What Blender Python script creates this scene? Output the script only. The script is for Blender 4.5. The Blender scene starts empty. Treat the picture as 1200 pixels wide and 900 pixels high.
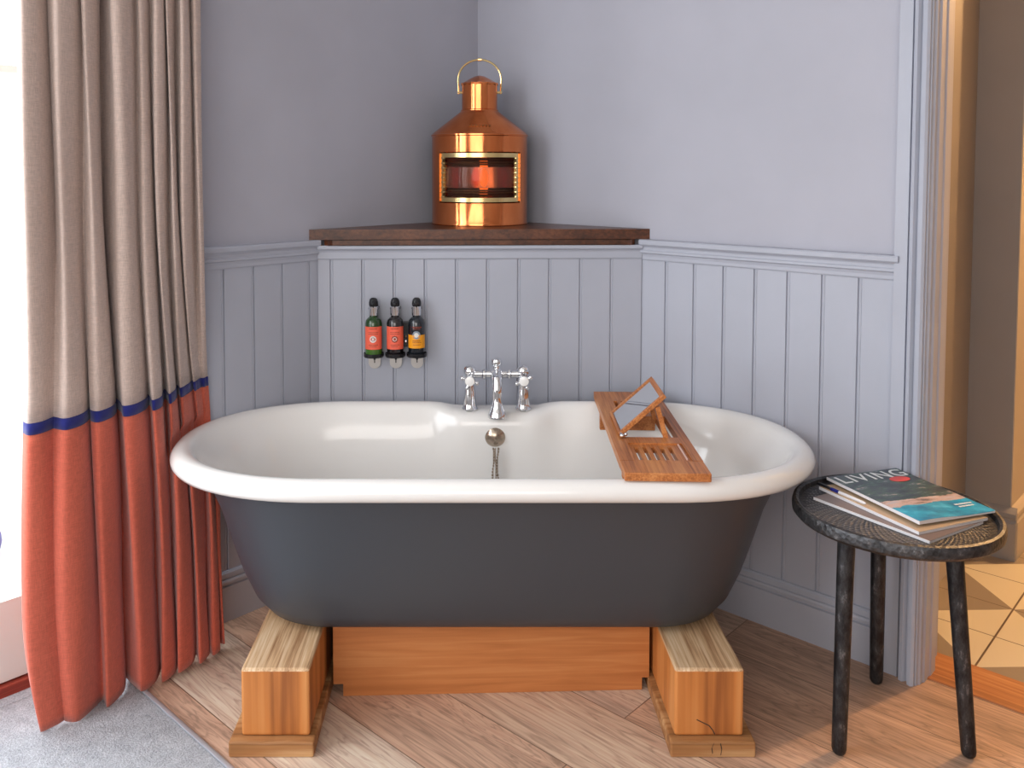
import bpy, bmesh, math, random
from mathutils import Vector, Matrix
random.seed(7)
PI = math.pi
scene = bpy.context.scene
COL = scene.collection
CORNER = Vector((0.015, 3.234, 0.0))
RA = math.atan2(-0.6915, 0.7224)          # direction of the right wall
ROOM = Matrix.Translation(CORNER) @ Matrix.Rotation(RA, 4, 'Z')
# room frame: local x runs along the right wall, local y = away from the viewer,
# so the left wall is the plane x=0 and the right wall is the plane y=0

def RW(r, l, z=0.0):
    return ROOM @ Vector((r, -l, z))

# ------------------------------------------------------------------ materials
MATS = {}
def new_mat(name):
    m = bpy.data.materials.new(name); m.use_nodes = True
    nt = m.node_tree
    b = nt.nodes['Principled BSDF']
    MATS[name] = m
    return m, nt, b
def sv(b, **k):
    names = dict(color='Base Color', rough='Roughness', metal='Metallic', spec='Specular IOR Level',
                 coat='Coat Weight', coatr='Coat Roughness', sheen='Sheen Weight', trans='Transmission Weight',
                 ior='IOR', emit='Emission Color', es='Emission Strength', alpha='Alpha', sss='Subsurface Weight')
    for a, v in k.items():
        if a in ('color', 'emit') and len(v) == 3: v = (*v, 1)
        b.inputs[names[a]].default_value = v
def srgb(r, g, b):
    f = lambda c: (c/255/12.92) if c/255 <= 0.04045 else ((c/255+0.055)/1.055)**2.4
    return (f(r), f(g), f(b))
def N(nt, t, **k):
    n = nt.nodes.new(t)
    for a, v in k.items(): setattr(n, a, v)
    return n
def coords(nt, scale=(1,1,1), rot=(0,0,0), loc=(0,0,0)):
    tc = N(nt, 'ShaderNodeTexCoord'); mp = N(nt, 'ShaderNodeMapping')
    mp.inputs['Scale'].default_value = scale; mp.inputs['Rotation'].default_value = rot
    mp.inputs['Location'].default_value = loc
    nt.links.new(tc.outputs['Object'], mp.inputs['Vector'])
    return mp.outputs['Vector']
def noise(nt, vec, scale, detail=4, rough=0.55):
    n = N(nt, 'ShaderNodeTexNoise'); n.inputs['Scale'].default_value = scale
    n.inputs['Detail'].default_value = detail; n.inputs['Roughness'].default_value = rough
    nt.links.new(vec, n.inputs['Vector'])
    return n.outputs['Fac']
def ramp(nt, fac, stops):
    r = N(nt, 'ShaderNodeValToRGB'); cr = r.color_ramp
    while len(cr.elements) < len(stops): cr.elements.new(0.5)
    for e, (p, c) in zip(cr.elements, stops):
        e.position = p; e.color = (*c, 1) if len(c) == 3 else c
    nt.links.new(fac, r.inputs['Fac'])
    return r.outputs['Color']
def mixc(nt, fac, a, b, mode='MIX'):
    m = N(nt, 'ShaderNodeMix', data_type='RGBA', blend_type=mode)
    for sock, v in ((m.inputs['Factor'], fac), (m.inputs['A'], a), (m.inputs['B'], b)):
        if isinstance(v, (int, float)): sock.default_value = v
        elif isinstance(v, tuple): sock.default_value = (*v, 1) if len(v) == 3 else v
        else: nt.links.new(v, sock)
    return m.outputs['Result']
def mathn(nt, op, a, b=None):
    m = N(nt, 'ShaderNodeMath', operation=op)
    for i, v in enumerate((a, b)):
        if v is None: continue
        if isinstance(v, (int, float)): m.inputs[i].default_value = v
        else: nt.links.new(v, m.inputs[i])
    return m.outputs[0]
def bump(nt, b, h, strength=0.2, dist=0.002):
    n = N(nt, 'ShaderNodeBump'); n.inputs['Strength'].default_value = strength
    n.inputs['Distance'].default_value = dist
    nt.links.new(h, n.inputs['Height']); nt.links.new(n.outputs['Normal'], b.inputs['Normal'])

def paint(name, col, rough=0.5, var=0.04, spec=0.4):
    m, nt, b = new_mat(name); sv(b, rough=rough, spec=spec)
    f = noise(nt, coords(nt), 3.0, 3)
    d = tuple(c*(1-var) for c in col); l = tuple(min(1, c*(1+var)) for c in col)
    nt.links.new(ramp(nt, f, [(0.3, d), (0.7, l)]), b.inputs['Base Color'])
    bump(nt, b, noise(nt, coords(nt, (40, 40, 12)), 6, 3), 0.06, 0.001)
    return m
def plain(name, col, rough=0.5, metal=0.0, **k):
    m, nt, b = new_mat(name); sv(b, color=col, rough=rough, metal=metal, **k)
    return m
def wood(name, dark, mid, light, axis='x', grain=1.0, rough=0.5, bumpk=0.25, ringy=6.0):
    m, nt, b = new_mat(name); sv(b, rough=rough)
    sc = {'x': (0.9, 9, 9), 'y': (9, 0.9, 9), 'z': (9, 9, 0.9)}[axis]
    v = coords(nt, tuple(s*grain for s in sc))
    big = noise(nt, v, 1.3, 5, 0.6)
    w = N(nt, 'ShaderNodeTexNoise'); w.inputs['Scale'].default_value = ringy; w.inputs['Detail'].default_value = 8
    w.inputs['Distortion'].default_value = 0.6
    v2 = coords(nt, tuple(s*grain*(0.45 if s < 2 else 1.7) for s in sc))
    nt.links.new(v2, w.inputs['Vector'])
    f = mathn(nt, 'ADD', mathn(nt, 'MULTIPLY', big, 0.5), mathn(nt, 'MULTIPLY', w.outputs['Fac'], 0.5))
    nt.links.new(ramp(nt, f, [(0.36, dark), (0.5, mid), (0.64, light)]), b.inputs['Base Color'])
    bump(nt, b, w.outputs['Fac'], bumpk, 0.0015)
    return m
def fabric(name, col, var=0.18):
    m, nt, b = new_mat(name); sv(b, rough=0.95, spec=0.1, sheen=0.25)
    a = noise(nt, coords(nt, (260, 260, 18)), 3, 2, 0.6)
    c = noise(nt, coords(nt, (18, 18, 320)), 3, 2, 0.6)
    f = mathn(nt, 'MULTIPLY', mathn(nt, 'ADD', a, c), 0.5)
    nt.links.new(ramp(nt, f, [(0.38, tuple(x*(1-var) for x in col)), (0.62, tuple(min(1, x*(1+var)) for x in col))]), b.inputs['Base Color'])
    bump(nt, b, f, 0.35, 0.001)
    return m

WALLC = (0.425, 0.427, 0.490)
paint('wall_paint', WALLC, 0.55)
paint('panel_paint', (0.42, 0.438, 0.507), 0.42)
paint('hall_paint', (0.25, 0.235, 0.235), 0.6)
paint('hall_jamb_paint', (0.25, 0.215, 0.185), 0.45)  # dim lamp glow on the left hall wall baked in as darker paint
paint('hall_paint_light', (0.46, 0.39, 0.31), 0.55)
paint('white_paint', (0.72, 0.70, 0.66), 0.4)
paint('ceiling_paint', (0.75, 0.74, 0.72), 0.7)
paint('back_wall_paint', (0.55, 0.53, 0.52), 0.7)

fabric('beige_linen', srgb(196, 176, 166))
fabric('terracotta_linen', srgb(196, 98, 78))
fabric('navy_ribbon', srgb(38, 42, 110), 0.08)

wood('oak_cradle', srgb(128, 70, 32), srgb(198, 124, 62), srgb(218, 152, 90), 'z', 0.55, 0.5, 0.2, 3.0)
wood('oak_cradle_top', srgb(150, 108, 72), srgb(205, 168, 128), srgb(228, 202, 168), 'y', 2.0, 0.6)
wood('oak_base', srgb(112, 72, 40), srgb(164, 114, 68), srgb(206, 164, 116), 'x', 0.9, 0.6, 0.25, 4.0)
wood('oak_beam', srgb(176, 106, 56), srgb(194, 122, 68), srgb(208, 142, 86), 'x', 0.7, 0.5, 0.12)
wood('caddy_wood', srgb(136, 74, 34), srgb(184, 112, 58), srgb(208, 142, 84), 'y', 2.2, 0.42, 0.1)
wood('shelf_wood', srgb(52, 28, 17), srgb(84, 46, 28), srgb(112, 66, 42), 'x', 1.2, 0.32, 0.12)
wood('threshold_wood', srgb(140, 84, 44), srgb(176, 112, 64), srgb(198, 140, 88), 'x', 1.2, 0.4, 0.1)
wood('door_sill_wood', srgb(110, 36, 24), srgb(140, 52, 36), srgb(160, 80, 60), 'y', 1.5, 0.5, 0.1)

# plank floor
def plank_mat():
    m, nt, b = new_mat('plank_floor')
    v = coords(nt, (1, 1, 1), loc=(0.35, 0.2075, 0))
    def brick(c1, c2, mortar):
        br = N(nt, 'ShaderNodeTexBrick'); br.offset = 0.37; br.offset_frequency = 2
        br.inputs['Scale'].default_value = 1.0; br.inputs['Brick Width'].default_value = 2.3
        br.inputs['Row Height'].default_value = 0.2225; br.inputs['Mortar Size'].default_value = 0.0016
        br.inputs['Mortar Smooth'].default_value = 0.3
        br.inputs['Color1'].default_value = (*c1, 1); br.inputs['Color2'].default_value = (*c2, 1)
        br.inputs['Mortar'].default_value = (*mortar, 1); br.inputs['Bias'].default_value = 0
        nt.links.new(v, br.inputs['Vector'])
        return br
    br = brick((0.0, 0.0, 0.0), (1, 1, 1), (0.5, 0.5, 0.5))
    # offset the grain per plank
    off = N(nt, 'ShaderNodeVectorMath', operation='ADD')
    cmb = N(nt, 'ShaderNodeCombineXYZ'); nt.links.new(mathn(nt, 'MULTIPLY', br.outputs['Color'], 7.3), cmb.inputs['X'])
    nt.links.new(mathn(nt, 'MULTIPLY', br.outputs['Color'], 3.1), cmb.inputs['Z'])
    nt.links.new(v, off.inputs[0]); nt.links.new(cmb.outputs[0], off.inputs[1])
    mp = N(nt, 'ShaderNodeMapping'); mp.inputs['Scale'].default_value = (1.2, 9, 6)
    nt.links.new(off.outputs[0], mp.inputs['Vector'])
    n1 = N(nt, 'ShaderNodeTexNoise'); n1.inputs['Scale'].default_value = 1.4; n1.inputs['Detail'].default_value = 5
    n1.inputs['Distortion'].default_value = 0.8
    nt.links.new(mp.outputs[0], n1.inputs['Vector'])
    # contour lines from the noise give cathedral grain
    rings = mathn(nt, 'FRACT', mathn(nt, 'MULTIPLY', n1.outputs['Fac'], 13.0))
    ringv = ramp(nt, rings, [(0.0, (0.35,)*3), (0.25, (0.65,)*3), (0.8, (0.7,)*3), (1.0, (0.35,)*3)])
    mp2 = N(nt, 'ShaderNodeMapping'); mp2.inputs['Scale'].default_value = (6, 130, 30)
    nt.links.new(off.outputs[0], mp2.inputs['Vector'])
    n2 = noise(nt, mp2.outputs[0], 1.0, 4)
    tone = ramp(nt, br.outputs['Color'], [(0.0, srgb(160, 126, 104)), (0.4, srgb(194, 166, 144)), (0.7, srgb(176, 138, 114)), (1.0, srgb(200, 178, 160))])
    big = ramp(nt, n1.outputs['Fac'], [(0.35, (0.42,)*3), (0.65, (0.6,)*3)])
    c = mixc(nt, 0.7, tone, big, 'OVERLAY')
    c = mixc(nt, 0.55, c, ringv, 'OVERLAY')
    c = mixc(nt, 0.5, c, ramp(nt, n2, [(0.35, (0.30,)*3), (0.65, (0.68,)*3)]), 'OVERLAY')
    c = mixc(nt, mathn(nt, 'MULTIPLY', br.outputs['Fac'], 0.75), c, srgb(86, 62, 46))
    nt.links.new(c, b.inputs['Base Color'])
    sv(b, rough=0.42, spec=0.4)
    nt.links.new(ramp(nt, n2, [(0.3, (0.36,)*3), (0.7, (0.55,)*3)]), b.inputs['Roughness'])
    h = mathn(nt, 'SUBTRACT', mathn(nt, 'MULTIPLY', n2, 0.4), br.outputs['Fac'])
    bump(nt, b, h, 0.3, 0.002)
plank_mat()

def tile_mat():
    # cream hall tiles: light and dark squares on the diagonal, seams through their corners
    m, nt, b = new_mat('hall_tile'); sv(b, rough=0.35)
    # local frame is the room frame; the squares are turned 45 degrees from it
    v = coords(nt)
    sep = N(nt, 'ShaderNodeSeparateXYZ'); nt.links.new(v, sep.inputs[0])
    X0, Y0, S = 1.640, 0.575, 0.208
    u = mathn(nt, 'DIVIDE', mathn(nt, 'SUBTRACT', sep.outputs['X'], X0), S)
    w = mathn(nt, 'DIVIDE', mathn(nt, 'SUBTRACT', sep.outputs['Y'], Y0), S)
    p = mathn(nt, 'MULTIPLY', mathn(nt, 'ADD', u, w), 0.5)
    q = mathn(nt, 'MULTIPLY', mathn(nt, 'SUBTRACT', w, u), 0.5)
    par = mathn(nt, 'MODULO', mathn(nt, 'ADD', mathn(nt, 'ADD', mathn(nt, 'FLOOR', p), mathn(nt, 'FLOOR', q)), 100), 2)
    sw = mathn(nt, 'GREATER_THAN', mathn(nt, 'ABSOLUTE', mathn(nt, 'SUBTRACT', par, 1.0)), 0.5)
    def seam(x, wdt):
        fr = mathn(nt, 'ABSOLUTE', mathn(nt, 'SUBTRACT', mathn(nt, 'FRACT', mathn(nt, 'ADD', x, 0.5)), 0.5))
        return mathn(nt, 'LESS_THAN', fr, wdt)
    s = mathn(nt, 'MAXIMUM', seam(w, 0.009), seam(mathn(nt, 'MULTIPLY', u, 0.5), 0.006))
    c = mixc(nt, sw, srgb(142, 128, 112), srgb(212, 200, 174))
    c = mixc(nt, s, c, srgb(96, 76, 56))
    nt.links.new(c, b.inputs['Base Color'])
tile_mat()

def carpet_mat():
    m, nt, b = new_mat('blue_grey_carpet'); sv(b, rough=1.0, spec=0.05, sheen=0.3)
    f = noise(nt, coords(nt), 260, 3, 0.7); g = noise(nt, coords(nt), 30, 4, 0.7)
    s = mathn(nt, 'ADD', mathn(nt, 'MULTIPLY', f, 0.7), mathn(nt, 'MULTIPLY', g, 0.3))
    nt.links.new(ramp(nt, s, [(0.3, srgb(116, 122, 134)), (0.66, srgb(214, 218, 224))]), b.inputs['Base Color'])
    bump(nt, b, s, 1.0, 0.006)
carpet_mat()

# enamel, cast iron, metals
m, nt, b = new_mat('white_enamel'); sv(b, color=(0.84, 0.825, 0.80), rough=0.16, spec=0.5, coat=0.25, coatr=0.05)
bump(nt, b, noise(nt, coords(nt), 9, 2), 0.05, 0.01)
m, nt, b = new_mat('slate_iron'); sv(b, color=(0.048, 0.053, 0.064), rough=0.42, spec=0.5)
bump(nt, b, noise(nt, coords(nt), 60, 3), 0.06, 0.002)
plain('chrome', (0.80, 0.81, 0.83), 0.07, 1.0)
plain('aged_nickel', (0.46, 0.38, 0.30), 0.24, 1.0)
m, nt, b = new_mat('copper'); sv(b, rough=0.2, metal=1.0)
nt.links.new(ramp(nt, noise(nt, coords(nt, (1, 1, 0.3)), 22, 4), [(0.3, (0.66, 0.185, 0.06)), (0.7, (0.80, 0.26, 0.095))]), b.inputs['Base Color'])
nt.links.new(ramp(nt, noise(nt, coords(nt), 30, 5), [(0.3, (0.09,)*3), (0.7, (0.17,)*3)]), b.inputs['Roughness'])
plain('copper_dark', (0.30, 0.10, 0.04), 0.35, 1.0)
plain('brass', (0.80, 0.60, 0.28), 0.22, 1.0)
plain('brass_dark', (0.30, 0.20, 0.09), 0.4, 1.0)
plain('steel_tab', (0.62, 0.60, 0.58), 0.35, 1.0)
plain('edge_metal', (0.62, 0.64, 0.70), 0.5, 0.5)
m, nt, b = new_mat('lens_glass'); sv(b, color=(0.42, 0.26, 0.20), rough=0.05, trans=0.85, ior=1.25)
m, nt, b = new_mat('flame_glow'); sv(b, color=(1, 0.3, 0.04), rough=0.5, emit=(1.0, 0.17, 0.02), es=1.5)
m, nt, b = new_mat('window_glass')
tr_ = N(nt, 'ShaderNodeBsdfTransparent'); gl_ = N(nt, 'ShaderNodeBsdfGlossy'); gl_.inputs['Roughness'].default_value = 0.01
mx_ = N(nt, 'ShaderNodeMixShader'); mx_.inputs[0].default_value = 0.06
nt.links.new(tr_.outputs[0], mx_.inputs[1]); nt.links.new(gl_.outputs[0], mx_.inputs[2])
nt.links.new(mx_.outputs[0], nt.nodes['Material Output'].inputs['Surface'])
m, nt, b = new_mat('mirror_glass'); sv(b, color=(0.86, 0.88, 0.9), rough=0.02, metal=1.0)
plain('ceramic', (0.9, 0.89, 0.87), 0.15, 0.0, coat=0.5)
plain('black_plastic', (0.012, 0.012, 0.014), 0.22)
plain('keyhole_black', (0.01, 0.01, 0.01), 0.6)
plain('green_bottle', (0.012, 0.05, 0.008), 0.12, 0.0, coat=0.6)
plain('green_liquid', (0.05, 0.14, 0.015), 0.15, 0.0, coat=0.6)
plain('black_bottle', (0.012, 0.010, 0.012), 0.12, 0.0, coat=0.6)
plain('navy_bottle', (0.010, 0.014, 0.02), 0.12, 0.0, coat=0.6)
plain('orange_label', srgb(240, 104, 78), 0.5)
plain('yellow_label', srgb(244, 162, 24), 0.5)
plain('label_white', (0.78, 0.75, 0.72), 0.5)
plain('label_grey', (0.25, 0.30, 0.36), 0.5)
plain('label_brown', srgb(150, 60, 40), 0.5)
plain('groove_dark', (0.05, 0.03, 0.02), 0.8)

def stool_mat():
    m, nt, b = new_mat('hammered_metal'); sv(b, metal=0.85, rough=0.42)
    v = coords(nt)
    vo = N(nt, 'ShaderNodeTexVoronoi'); vo.inputs['Scale'].default_value = 110
    nt.links.new(v, vo.inputs['Vector'])
    f = noise(nt, v, 45, 5, 0.7)
    nt.links.new(ramp(nt, f, [(0.35, (0.04, 0.04, 0.042)), (0.6, (0.10, 0.10, 0.105)), (0.75, (0.30, 0.30, 0.31))]), b.inputs['Base Color'])
    nt.links.new(ramp(nt, f, [(0.3, (0.32,)*3), (0.7, (0.55,)*3)]), b.inputs['Roughness'])
    # carved rings of small punched marks on the tray
    sep = N(nt, 'ShaderNodeSeparateXYZ'); nt.links.new(v, sep.inputs[0])
    rad = mathn(nt, 'SQRT', mathn(nt, 'ADD', mathn(nt, 'MULTIPLY', sep.outputs['X'], sep.outputs['X']), mathn(nt, 'MULTIPLY', sep.outputs['Y'], sep.outputs['Y'])))
    ang = mathn(nt, 'ARCTAN2', sep.outputs['Y'], sep.outputs['X'])
    marks = mathn(nt, 'MULTIPLY', mathn(nt, 'SINE', mathn(nt, 'MULTIPLY', rad, 480.0)), mathn(nt, 'SINE', mathn(nt, 'ADD', mathn(nt, 'MULTIPLY', ang, 72.0), mathn(nt, 'MULTIPLY', rad, 160.0))))
    marks = mathn(nt, 'MULTIPLY', marks, mathn(nt, 'LESS_THAN', rad, 0.188))
    h = mathn(nt, 'ADD', mathn(nt, 'ADD', vo.outputs['Distance'], f), mathn(nt, 'MULTIPLY', marks, 0.5))
    bump(nt, b, h, 0.5, 0.002)
    spk = mixc(nt, mathn(nt, 'MULTIPLY', mathn(nt, 'GREATER_THAN', mathn(nt, 'MULTIPLY', marks, mathn(nt, 'ADD', f, 0.45)), 0.62), 0.45), b.inputs['Base Color'].links[0].from_socket, (0.42, 0.41, 0.40))
    nt.links.new(spk, b.inputs['Base Color'])
    m, nt, b = new_mat('stool_leg_metal'); sv(b, metal=0.8, rough=0.45)
    f = noise(nt, coords(nt, (1, 1, 0.4)), 60, 5, 0.7)
    nt.links.new(ramp(nt, f, [(0.4, (0.03, 0.03, 0.033)), (0.6, (0.07, 0.072, 0.078)), (0.78, (0.30, 0.31, 0.33))]), b.inputs['Base Color'])
    bump(nt, b, f, 0.5, 0.003)
stool_mat()

def cover_mat():
    # living magazine cover: dark landscape photograph above a turquoise lower band
    m, nt, b = new_mat('magazine_cover'); sv(b, rough=0.3, coat=0.12)
    v = coords(nt)
    sep = N(nt, 'ShaderNodeSeparateXYZ'); nt.links.new(v, sep.inputs[0])
    y = mathn(nt, 'ADD', sep.outputs['Y'], mathn(nt, 'MULTIPLY', noise(nt, coords(nt, (14, 30, 1)), 1.3, 4), 0.035))
    photo = ramp(nt, noise(nt, coords(nt, (7, 18, 1)), 2.2, 6, 0.7), [(0.38, srgb(22, 38, 54)), (0.48, srgb(46, 62, 74)), (0.55, srgb(48, 84, 70)), (0.60, srgb(90, 100, 112)), (0.66, srgb(190, 170, 160))])
    pale = ramp(nt, noise(nt, coords(nt, (5, 26, 1)), 3, 5, 0.7), [(0.35, srgb(96, 84, 84)), (0.5, srgb(206, 176, 164)), (0.65, srgb(176, 180, 192))])
    teal = ramp(nt, noise(nt, coords(nt, (9, 14, 1)), 2, 4), [(0.35, srgb(10, 118, 165)), (0.55, srgb(36, 168, 205)), (0.68, srgb(100, 200, 232))])
    a = mathn(nt, 'GREATER_THAN', y, 0.128)
    d = mathn(nt, 'GREATER_THAN', y, 0.095)
    c = mixc(nt, d, teal, pale); c = mixc(nt, a, c, photo)
    nt.links.new(c, b.inputs['Base Color'])
    m, nt, b = new_mat('page_edges'); sv(b, rough=0.7)
    nt.links.new(ramp(nt, noise(nt, coords(nt, (1, 1, 900)), 2, 2), [(0.35, (0.45, 0.42, 0.41)), (0.65, (0.78, 0.76, 0.76))]), b.inputs['Base Color'])
cover_mat()
plain('paper_white', (0.82, 0.81, 0.84), 0.35)
plain('cover_brown', srgb(120, 104, 100), 0.3)
plain('cover_gold', srgb(186, 160, 130), 0.35)
plain('cover_title', (0.85, 0.87, 0.86), 0.4)
plain('cover_red', srgb(214, 66, 58), 0.35)
plain('cover_cream', srgb(222, 190, 176), 0.35)
plain('pen_blue', (0.015, 0.02, 0.22), 0.25)
plain('pen_black', (0.012, 0.012, 0.015), 0.3)
plain('terrace_stone', (0.8, 0.8, 0.8), 0.8)
plain('glaze_blue', (0.02, 0.05, 0.22), 0.2)

# ------------------------------------------------------------------ mesh kit
def finish(name, bm, mat, parent=None, smooth=True, room=False, angle=35, loc=None):
    bmesh.ops.recalc_face_normals(bm, faces=bm.faces[:])
    me = bpy.data.meshes.new(name); bm.to_mesh(me); bm.free()
    mats = mat if isinstance(mat, (list, tuple)) else [mat]
    for k in mats: me.materials.append(MATS[k])
    if smooth:
        for p in me.polygons: p.use_smooth = True
        try: me.set_sharp_from_angle(angle=math.radians(angle))
        except Exception: pass
    o = bpy.data.objects.new(name, me); COL.objects.link(o)
    if room: o.matrix_world = ROOM.copy()
    if loc is not None: o.location = loc
    if parent is not None:
        o.parent = parent
    return o
def thing(name, label, cat, loc=(0,0,0), rz=0.0, group=None):
    o = bpy.data.objects.new(name, None); o.empty_display_size = 0.05; COL.objects.link(o)
    o.location = loc; o.rotation_euler = (0, 0, rz)
    return tag(o, label, cat, group)
def tag(o, label, cat, group=None):
    o['label'] = label; o['category'] = cat
    if group: o['group'] = group
    return o
def struct(o, label=None):
    o['kind'] = 'structure'
    if label: o['label'] = label; 
    return o

def box(bm, x0, x1, y0, y1, z0, z1, M=None, bev=0.0, mi=0):
    vs = [bm.verts.new((x, y, z)) for z in (z0, z1) for y in (y0, y1) for x in (x0, x1)]
    fs = [(0,1,3,2),(4,6,7,5),(0,4,5,1),(2,3,7,6),(0,2,6,4),(1,5,7,3)]
    faces = [bm.faces.new([vs[i] for i in f]) for f in fs]
    for f in faces: f.material_index = mi
    if bev > 0:
        es = list({e for f in faces for e in f.edges})
        r = bmesh.ops.bevel(bm, geom=es, offset=bev, segments=2, affect='EDGES', profile=0.5)
        vs = list({v for f in r['faces'] for v in f.verts} | {v for v in vs if v.is_valid})
    if M is not None:
        bmesh.ops.transform(bm, matrix=M, verts=vs)
    return vs
def lathe(bm, prof, seg=32, M=None, a0=0.0, a1=2*PI, mi=0, close=True):
    full = abs((a1-a0) - 2*PI) < 1e-6
    n = seg if full else seg+1
    rings = []; allv = []
    for (r, z) in prof:
        if r < 1e-6:
            v = bm.verts.new((0, 0, z)); rings.append([v]*n); allv.append(v)
        else:
            ring = [bm.verts.new((r*math.cos(a0+(a1-a0)*i/seg), r*math.sin(a0+(a1-a0)*i/seg), z)) for i in range(n)]
            rings.append(ring); allv += ring
    for A, B in zip(rings, rings[1:]):
        for i in range(seg):
            j = (i+1) % n
            q = [A[i], A[j], B[j], B[i]]
            u = []
            for v in q:
                if v not in u: u.append(v)
            if len(u) >= 3:
                try:
                    f = bm.faces.new(u); f.material_index = mi
                except ValueError: pass
    if M is not None: bmesh.ops.transform(bm, matrix=M, verts=allv)
    return allv
def tube(bm, pts, rad, seg=10, cap=True, mi=0):
    pts = [Vector(p) for p in pts]
    rads = rad if isinstance(rad, (list, tuple)) else [rad]*len(pts)
    rings = []
    up = None
    for i, p in enumerate(pts):
        t = (pts[min(i+1, len(pts)-1)] - pts[max(i-1, 0)]).normalized()
        if up is None:
            up = Vector((0, 0, 1)) if abs(t.z) < 0.9 else Vector((1, 0, 0))
        a = (up - t*up.dot(t)).normalized(); up = a
        c = t.cross(a)
        rings.append([bm.verts.new(p + (a*math.cos(2*PI*k/seg) + c*math.sin(2*PI*k/seg))*rads[i]) for k in range(seg)])
    for A, B in zip(rings, rings[1:]):
        for k in range(seg):
            f = bm.faces.new([A[k], A[(k+1) % seg], B[(k+1) % seg], B[k]]); f.material_index = mi
    if cap:
        for r_ in (rings[0], rings[-1]):
            f = bm.faces.new(r_); f.material_index = mi
    return [v for r_ in rings for v in r_]
def prism(bm, poly, z0, z1, M=None, mi=0):
    A = [bm.verts.new((x, y, z0)) for x, y in poly]; B = [bm.verts.new((x, y, z1)) for x, y in poly]
    n = len(poly)
    fs = [bm.faces.new(A), bm.faces.new(B)]
    for i in range(n): fs.append(bm.faces.new([A[i], A[(i+1) % n], B[(i+1) % n], B[i]]))
    for f in fs: f.material_index = mi
    if M is not None: bmesh.ops.transform(bm, matrix=M, verts=A+B)
    return A+B
def ball(bm, c, r, M=None, seg=16, sc=(1,1,1)):
    prof = [(r*math.sin(PI*i/10), -r*math.cos(PI*i/10)) for i in range(11)]
    prof[0] = (0, -r); prof[-1] = (0, r)
    T = Matrix.Translation(c) @ Matrix.Diagonal((*sc, 1))
    if M is not None: T = M @ T
    return lathe(bm, prof, seg, T)
def extrude_path(bm, prof, p0, p1, nrm):
    """profile (outward, z) swept straight from p0 to p1; outward = nrm (2D)"""
    def ring(p):
        return [bm.verts.new((p[0]+nrm[0]*d, p[1]+nrm[1]*d, z)) for d, z in prof]
    A, B = ring(p0), ring(p1)
    n = len(prof)
    for i in range(n): bm.faces.new([A[i], A[(i+1) % n], B[(i+1) % n], B[i]])
    bm.faces.new(A); bm.faces.new(B)

# ------------------------------------------------------------------ room shell
H = 2.6
bm = bmesh.new(); box(bm, -0.3, 5.0, -5.0, 0.018, -0.06, 0.0)
struct(finish('floor', bm, 'plank_floor', room=True, smooth=False))
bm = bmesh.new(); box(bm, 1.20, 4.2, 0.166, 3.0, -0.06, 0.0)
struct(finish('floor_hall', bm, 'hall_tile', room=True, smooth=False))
bm = bmesh.new(); box(bm, -0.3, 5.0, -5.0, 3.0, H, H+0.05)
struct(finish('ceiling', bm, 'ceiling_paint', room=True, smooth=False))

# right wall (plane y=0), doorway from x=1.565 to 2.47
DW = (1.565, 2.47)
bm = bmesh.new(); box(bm, 0.0, DW[0]-0.012, 0.0, 0.15, 0, H)
box(bm, DW[1], 5.0, 0.0, 0.15, 0, H); box(bm, DW[0]-0.012, DW[1], 0.0, 0.15, 2.15, H)
struct(finish('wall_right', bm, 'wall_paint', room=True, smooth=False))
# left wall (plane x=0), french door from l=1.30 to 2.75
DL = (1.30, 2.80)
bm = bmesh.new(); box(bm, -0.15, 0.0, -DL[0], 0.15, 0, H); box(bm, -0.15, 0.0, -5.0, -DL[1], 0, H)
box(bm, -0.15, 0.0, -DL[1], -DL[0], 2.3, H)
struct(finish('wall_left', bm, 'wall_paint', room=True, smooth=False))
bm = bmesh.new(); box(bm, -0.15, 5.0, -5.05, -5.0, 0, H)
struct(finish('wall_back', bm, 'back_wall_paint', room=True, smooth=False))
bm = bmesh.new(); box(bm, 5.0, 5.05, -5.05, 0.15, 0, H)
struct(finish('wall_far_side', bm, 'back_wall_paint', room=True, smooth=False))

# beadboard: boards with a quirk and bead between, built as an extruded profile
GD = 0.005
def bead_profile(s0, s1, grooves, base):
    """list of (s, depth) along the wall"""
    pts = [(s0, base)]
    for g in grooves:
        if g < s0+0.02 or g > s1-0.02: continue
        pts += [(g-0.0035, base), (g-0.002, base-GD), (g, base-GD), (g+0.001, base-0.0009), (g+0.0035, base-0.0002),
                (g+0.006, base-0.0009), (g+0.0065, base-0.0018), (g+0.0075, base-0.0004), (g+0.009, base)]
    pts.append((s1, base))
    return pts
def wainscot(name, P, D, Nn, s0, s1, grooves, z0=0.10, z1=1.03, base=0.010):
    bm = bmesh.new()
    pts = bead_profile(s0, s1, grooves, base)
    fr = [(P[0]+D[0]*s+Nn[0]*d, P[1]+D[1]*s+Nn[1]*d) for s, d in pts]
    bk = [(P[0]+D[0]*s1-Nn[0]*0.001, P[1]+D[1]*s1-Nn[1]*0.001), (P[0]+D[0]*s0-Nn[0]*0.001, P[1]+D[1]*s0-Nn[1]*0.001)]
    A = [bm.verts.new((x, y, z0)) for x, y in fr+bk]; B = [bm.verts.new((x, y, z1)) for x, y in fr+bk]
    n = len(A)
    for i in range(n): bm.faces.new([A[i], A[(i+1) % n], B[(i+1) % n], B[i]])
    bm.faces.new(A); bm.faces.new(B)
    return struct(finish(name, bm, 'panel_paint', room=True, smooth=False))
RAIL = [(0, 1.083), (0.030, 1.083), (0.0325, 1.079), (0.0325, 1.069), (0.029, 1.065), (0.024, 1.063), (0.021, 1.058), (0.021, 1.051), (0.024, 1.048), (0.024, 1.042),
        (0.018, 1.038), (0.0155, 1.030), (0.0155, 1.022), (0.013, 1.018), (0, 1.018)]
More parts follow.
